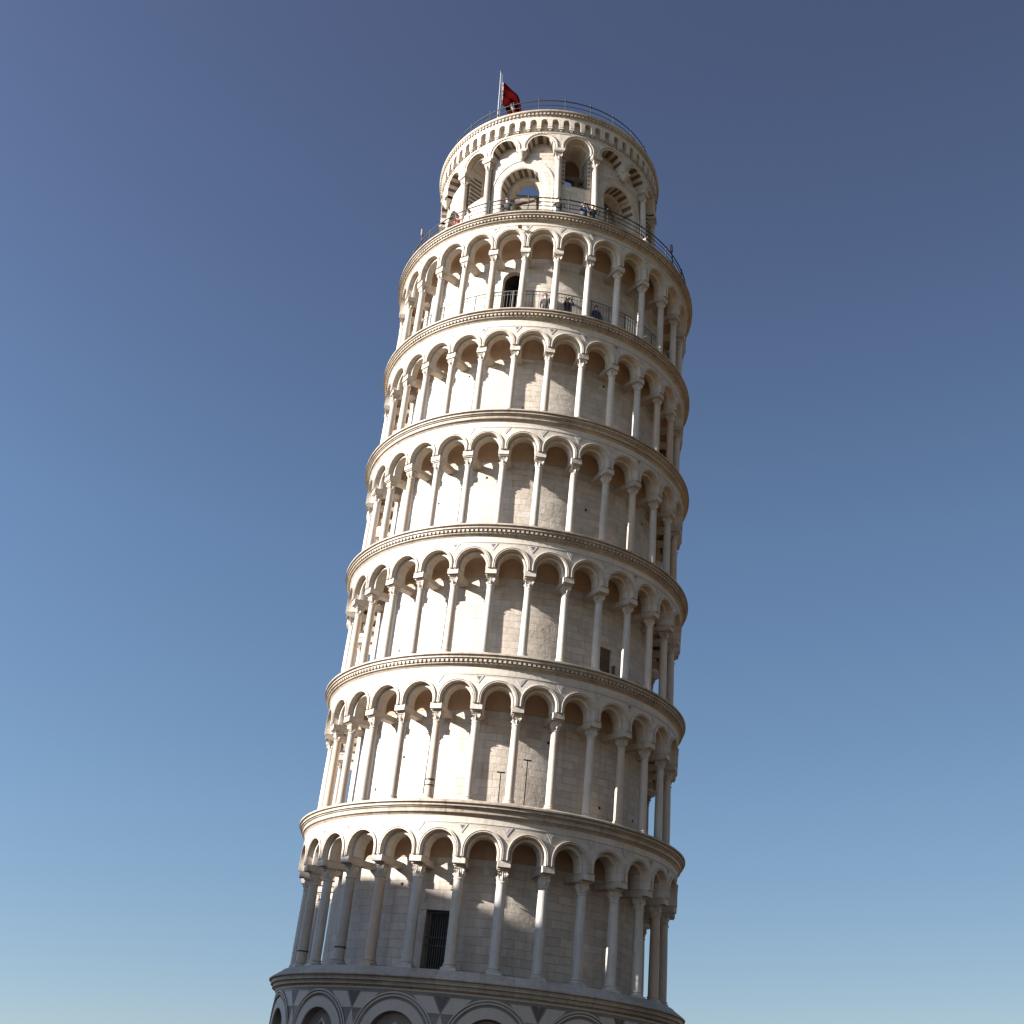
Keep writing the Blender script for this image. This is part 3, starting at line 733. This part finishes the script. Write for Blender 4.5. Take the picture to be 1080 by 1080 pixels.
# measuring rods in the second gallery
for a, H, lb in ((.6, 1.38, 'shorter thin dark rod with a T-shaped head against the second gallery wall'), (8.9, 1.95, 'taller thin dark rod with a T-shaped head against the second gallery wall')):
    e = empty('measuring_rod'); tag(e, lb, 'rod')
    mb = MB(); mb.tube([(0, 0, 0), (0, 0, H)], .018, 6); mb.lathe([(.09, 0), (.09, .02), (.02, .04)], 12); mb.build('rod_pole', [M_IRON], e)
    mb = MB(); mb.tube([(-.15, 0, H+.01), (.15, 0, H+.01)], .028, 6); mb.build('cross_head', [M_IRON], e)
    e.matrix_world = TOWER @ Matrix.Translation(P(6.55, radians(a), ZB[2])) @ Matrix.Rotation(radians(a), 4, 'Z')

# white pole leaning out of the top gallery
mb = MB(); p0 = Vector(P(7.42, radians(35.5), ZB[6]+.02)); p1 = Vector(P(7.05, radians(44), ZB[6]+.92)); mb.tube([p0, p1], .028, 8); mb.lathe([(.01, 0), (.04, .01), (.04, .05), (.01, .06)], 8, p0)
o = mb.build('white_pole', [M_WHITE]); o.matrix_world = TOWER; tag(o, 'slim white pole leaning across the floor of the top gallery on the shaded right', 'pole')

# tall lamps on the terrace edge
for a, lb, H in ((58.5, 'tall thin lamp post with glass head on the right edge of the terrace', 2.1), (-62.0, 'tall thin lamp post with glass head on the left edge of the terrace', 1.9)):
    e = empty('terrace_lamp'); tag(e, lb, 'lamp')
    mb = MB(); mb.tube([(0, 0, 0), (0, 0, H-.45)], .03, 8); mb.lathe([(.1, 0), (.1, .04), (.03, .06)], 12); mb.build('lamp_pole', [M_IRON], e)
    mb = MB(); mb.lathe([(.05, H-.45), (.075, H-.42), (.075, H-.02), (.03, H+.02)], 12); mb.build('lamp_glass', [M_RAILW], e)
    place(e, 7.3, radians(a), 44.42)

# flagpole and flag
a = radians(-33.4); fp = empty('flagpole'); tag(fp, 'slender pale flagpole on the top rim of the belfry', 'flagpole')
mb = MB(); mb.tube([(0, 0, 0), (0, 0, 2.2), (0, 0, 4.35)], [.035, .03, .022], 8); mb.build('pole', [M_POLE], fp)
mb = MB(); mb.lathe([(.01, 4.34), (.05, 4.38), (.05, 4.44), (.01, 4.5)], 10); mb.build('finial', [M_RAILW], fp)
mb = MB(); mb.tube([(.08, -.02, 4.15), (.10, -.02, 2.3), (.08, -.02, .3)], .009, 5); mb.tube([(0, 0, 4.15), (.08, -.02, 4.15)], .012, 5); mb.build('halyard', [M_POLE], fp)
place(fp, 5.50, a, 52.75, belf=True)
FP = fp.matrix_world.copy(); FP = Matrix.Translation(FP.translation) @ Matrix.Rotation(radians(1.6), 4, 'Y'); fp.matrix_world = FP
# flag: hoist hangs down the halyard, the cloth droops to a point
def lerp(a, b, t): return a+(b-a)*t
fl = MB(); nu, nv = 26, 34; rows = []
for i in range(nu+1):
    u = i/nu; row = []
    for j in range(nv+1):
        v = j/nv
        # top hoist (.16,3.95) -> bottom hoist (.20, 2.05); fly drops to lower right
        hx, hz = lerp(.12, .17, v), lerp(3.66, 1.85, v)
        tx, tz = lerp(1.26, .62, v), lerp(1.20, 0.95, v)
        bul = sin(pi*u)*(1-v)*.34
        x = lerp(hx, tx, u)+bul*.75; z = lerp(hz, tz, u)+bul*.55
        y = .16*sin(u*9+v*2.2)*u + .09*sin(v*15+u*5)*(.25+u)
        row.append((x, y, z))
    rows.append(row)
for r in rows: fl.v += r
m_ = nv+1
for i in range(nu):
    for j in range(nv):
        u, v = (i+.5)/nu, (j+.5)/nv
        # white cross on the red cloth, splayed arm ends
        cu, cv = (u-.72), (v-.60); w = .03+.14*max(abs(cu), abs(cv))*.4
        mi = 1 if (abs(cu) < w and abs(cv) < .22) or (abs(cv) < w and abs(cu) < .18) else 0
        if u < .05: mi = 1
        fl.f.append((i*m_+j, i*m_+j+1, (i+1)*m_+j+1, (i+1)*m_+j)); fl.m.append(mi)
flag = fl.build('flag', [M_FLAG, M_FLAGW]); sol = flag.modifiers.new('thickness', 'SOLIDIFY'); sol.thickness = .006
flag.matrix_world = FP; tag(flag, 'red flag with a white cross drooping from the pole on top of the tower', 'flag')

# people: one skinned body each, clothes by material, hair as child
def person(loc_args, pose, top, legs, hair, label, spin=0, group=None):
    me = bpy.data.meshes.new('person'); J = {}; V = []; E_ = []; RAD = []
    def j(n, p, r, par=None):
        J[n] = len(V); V.append(p); RAD.append(r)
        if par: E_.append((J[par], J[n]))
    lean = pose.get('lean', 0)
    dz_ = -.80 if pose.get('sit') else 0
    j('pelvis', (0, 0, .95), .145); j('waist', (0, -.01-lean*.3, 1.10), .13, 'pelvis'); j('chest', (0, -.02-lean*.8, 1.33), .155, 'waist')
    j('neck', (0, -lean, 1.50), .055, 'chest'); j('head0', (0, -.01-lean*1.05, 1.58), .085, 'neck'); j('head1', (0, -.02-lean*1.1, 1.70), .088, 'head0')
    for s, n in ((-1, 'l'), (1, 'r')):
        j('sh'+n, (s*.17, -lean*.95, 1.42), .068, 'chest')
        el, ha = pose.get(n, ((s*.24, -.02, 1.15), (s*.25, -.12, .93)))
        j('el'+n, el, .045, 'sh'+n); j('wr'+n, ha, .032, 'el'+n); d_ = (Vector(ha)-Vector(el)).normalized()
        j('hd'+n, tuple(Vector(ha)+d_*.10), .035, 'wr'+n)
        j('hip'+n, (s*.09, 0, .88), .10, 'pelvis'); j('kn'+n, (s*.10, -.02, .49), .065, 'hip'+n); j('an'+n, (s*.10, .02, .09), .045, 'kn'+n); j('ft'+n, (s*.11, -.13, .04), .04, 'an'+n)
    if dz_:
        low = {J[k] for k in J if k[:2] in ('kn', 'an', 'ft')}
        V = [v if q in low else (v[0], v[1], v[2]+dz_) for q, v in enumerate(V)]
        for n_, s__ in (('l', -1), ('r', 1)):
            V[J['kn'+n_]] = (s__*.12, -.36, .46); V[J['an'+n_]] = (s__*.12, -.40, .10); V[J['ft'+n_]] = (s__*.12, -.53, .05)
            V[J['el'+n_]] = (s__*.24, -.14, .36); V[J['wr'+n_]] = (s__*.13, -.34, .50); V[J['hd'+n_]] = (s__*.07, -.40, .52)
    me.from_pydata(V, E_, []); o = bpy.data.objects.new('tmp', me); COL.objects.link(o)
    o.modifiers.new('s', 'SKIN')
    for i_, r in enumerate(RAD): me.skin_vertices[0].data[i_].radius = (r, r)
    me.skin_vertices[0].data[0].use_root = True
    ss = o.modifiers.new('b', 'SUBSURF'); ss.levels = 1; ss.render_levels = 1
    dg = bpy.context.evaluated_depsgraph_get(); nm = bpy.data.meshes.new_from_object(o.evaluated_get(dg)); bpy.data.objects.remove(o)
    body = bpy.data.objects.new('person', nm); COL.objects.link(body)
    nm.materials.clear()
    for m in (M_SKIN, top, legs, M_SHOE): nm.materials.append(m)
    for p in nm.polygons:
        c = p.center.copy(); p.use_smooth = True
        if dz_: c.z -= dz_; c.z = (.5 if c.y < -.20 and c.z < 1.22 else c.z)
        if dz_ and p.center.z < .09 and c.y < -.3: c.z = .05
        armx = abs(c.x) > .20 and c.z < 1.30
        p.material_index = 0 if c.z > 1.47 or (armx and not pose.get('sleeves')) else (3 if c.z < .09 else (2 if c.z < .98 and abs(c.x) < .23 else 1))
    h = MB(); hc = (0, -.0-lean*1.1, 1.70+dz_)
    h.lathe([(.085, -.06), (.108, -.02), (.112, .04), (.09, .095), (.04, .125), (.002, .13)], 16, (hc[0], hc[1]+.018, hc[2])); h.build('hair', [hair], body)
    fc = MB()
    fc.lathe([(.001, -.02), (.014, -.012), (.012, .02), (.002, .035)], 8, (0, hc[1]-.105, 1.655+dz_))
    fc.build('nose', [M_SKIN], body)
    r_, a_, z_ = loc_args; place(body, r_, a_, z_, spin)
    tag(body, label, 'person', group)
M_SKIN = plain('skin', (0.45, 0.27, 0.18), .6, 0, .05); M_SHOE = plain('shoe_leather', (0.03, 0.025, 0.02), .5, 0, .05)
M_HAIRD = plain('dark_hair', (0.02, 0.014, 0.01), .6, 0, .05); M_HAIRB = plain('brown_hair', (0.10, 0.055, 0.03), .6, 0, .05)
C_BLK = plain('black_cloth', (0.02, 0.02, 0.022), .9, 0, .05); C_NAVY = plain('navy_cloth', (0.03, 0.04, 0.08), .9, 0, .05); C_WHT = plain('pale_shirt', (0.6, 0.6, 0.6), .9, 0, .05)
C_BRN = plain('brown_cloth', (0.12, 0.07, 0.05), .9, 0, .05); C_RED = plain('dull_red_cloth', (0.25, 0.05, 0.04), .9, 0, .05)
RAILP = {'lean': .06, 'l': ((-.26, -.12, 1.18), (-.20, -.33, 1.12)), 'r': ((.26, -.12, 1.18), (.20, -.33, 1.12)), 'sleeves': True}
PHOT = {'lean': .0, 'l': ((-.24, -.16, 1.24), (-.07, -.28, 1.52)), 'r': ((.24, -.16, 1.24), (.07, -.28, 1.52)), 'sleeves': True}
STAND = {'sleeves': True}; SIT = {'sleeves': True, 'sit': True}
rd = radians
for args in (
    ((6.42, rd(1.0), ZB[6]), STAND, C_BLK, C_BLK, M_HAIRD, 'person in black standing in the top gallery, nearest the arched door'),
    ((6.42, rd(10.3), ZB[6]), PHOT, C_BLK, C_NAVY, M_HAIRD, 'person in black with raised hands, second from the arched door of the top gallery'),
    ((6.42, rd(23.0), ZB[6]), STAND, C_NAVY, C_BLK, M_HAIRB, 'person in navy standing in the shade in the top gallery, rightmost there'),
    ((6.65, rd(-65), 44.42), RAILP, C_BRN, C_BLK, M_HAIRD, 'person in brown at the far left of the terrace railing'),
    ((6.65, rd(-44), 44.42), RAILP, C_RED, C_NAVY, M_HAIRB, 'person in dull red at the left of the terrace railing'),
    ((6.65, rd(-38), 44.42), STAND, C_WHT, C_NAVY, M_HAIRD, 'person in a pale shirt beside the one in dull red on the terrace'),
    ((6.65, rd(-19), 44.42), RAILP, C_BLK, C_BLK, M_HAIRD, 'person in black on the terrace in front of the big sunlit arch'),
    ((6.65, rd(2.5), 44.42), RAILP, C_BLK, C_NAVY, M_HAIRD, 'person in black leaning on the terrace railing at the front, below the belfry column'),
    ((6.65, rd(13.2), 44.42), PHOT, C_NAVY, C_BLK, M_HAIRD, 'person in navy holding hands to the face by the terrace railing'),
    ((6.65, rd(17), 44.42), RAILP, C_BLK, C_BLK, M_HAIRB, 'person in black with brown hair next to the one in navy on the terrace'),
    ((6.65, rd(46), 44.42), STAND, C_WHT, C_BLK, M_HAIRD, 'person in a pale shirt at the shaded right of the terrace')):
    person(*args, group='visitors on the tower')

# ------------------------------------------------------------------ the cathedral that shades the foot of the tower (outside the frame)
cath = empty('cathedral'); tag(cath, 'long marble cathedral with a pitched roof, shading the foot of the tower', 'cathedral')
SD = Vector((sx, sy, 0)).normalized(); PR = Vector((-SD.y, SD.x, 0))
D_C = 46.0; SLOPE = sz/sqrt(sx*sx+sy*sy); EDGE_Z = 10.22 + (D_C+9.0-2.3)*SLOPE
cm_ = Matrix(((PR.x, SD.x, 0, SD.x*D_C), (PR.y, SD.y, 0, SD.y*D_C), (0, 0, 1, 0), (0, 0, 0, 1)))
cath.matrix_world = cm_
H_E = EDGE_Z-5.5; WD = 9.0; LN = 34.0
mb = MB(); mb.add([(-LN, 0, 0), (LN, 0, 0), (LN, 2*WD, 0), (-LN, 2*WD, 0), (-LN, 0, H_E), (LN, 0, H_E), (LN, 2*WD, H_E), (-LN, 2*WD, H_E), (-LN, WD, EDGE_Z-.3), (LN, WD, EDGE_Z-.3)],
                  [(0, 1, 5, 4), (2, 3, 7, 6), (1, 2, 6, 9, 5), (3, 0, 4, 8, 7)])
M_CATH = marble('cathedral_marble', (0.62, 0.56, 0.47), (0.36, 0.30, 0.24), course=0.5, block=1.3, joint=.3, stain=.6, wrap=False)
mb.build('wall', [M_CATH], cath)
mb = MB(); e_ = .6; dz = (EDGE_Z-H_E)/WD
for s, y0 in ((1, -e_), (-1, 2*WD+e_)):
    mb.add([(-LN-e_, y0, H_E-e_*dz), (LN+e_, y0, H_E-e_*dz), (LN+e_, WD, EDGE_Z), (-LN-e_, WD, EDGE_Z), (-LN-e_, y0, H_E-e_*dz-.3), (LN+e_, y0, H_E-e_*dz-.3), (LN+e_, WD, EDGE_Z-.3), (-LN-e_, WD, EDGE_Z-.3)],
           [(0, 1, 2, 3), (7, 6, 5, 4), (0, 4, 5, 1), (0, 3, 7, 4), (1, 5, 6, 2)])
M_LEAD = plain('lead_roof', (0.22, 0.21, 0.20), .6, 0, .15, .5)
mb.build('roof', [M_LEAD], cath, fix=False)
for k in range(11):
    x = -LN+LN*2*(k+.5)/11
    mb = MB(); mb.box((x, -.02, H_E-7), (1.1, .3, 5)); mb.lathe([(.55, 0), (.55, .3)], 20, (x, -.17, H_E-4.5)); mb.build('window', [M_VOID], cath)
    mb = MB(); mb.box((x+LN/11, -.2, H_E/2), (.7, .5, H_E-1)); mb.build('pilaster', [M_CATH], cath)
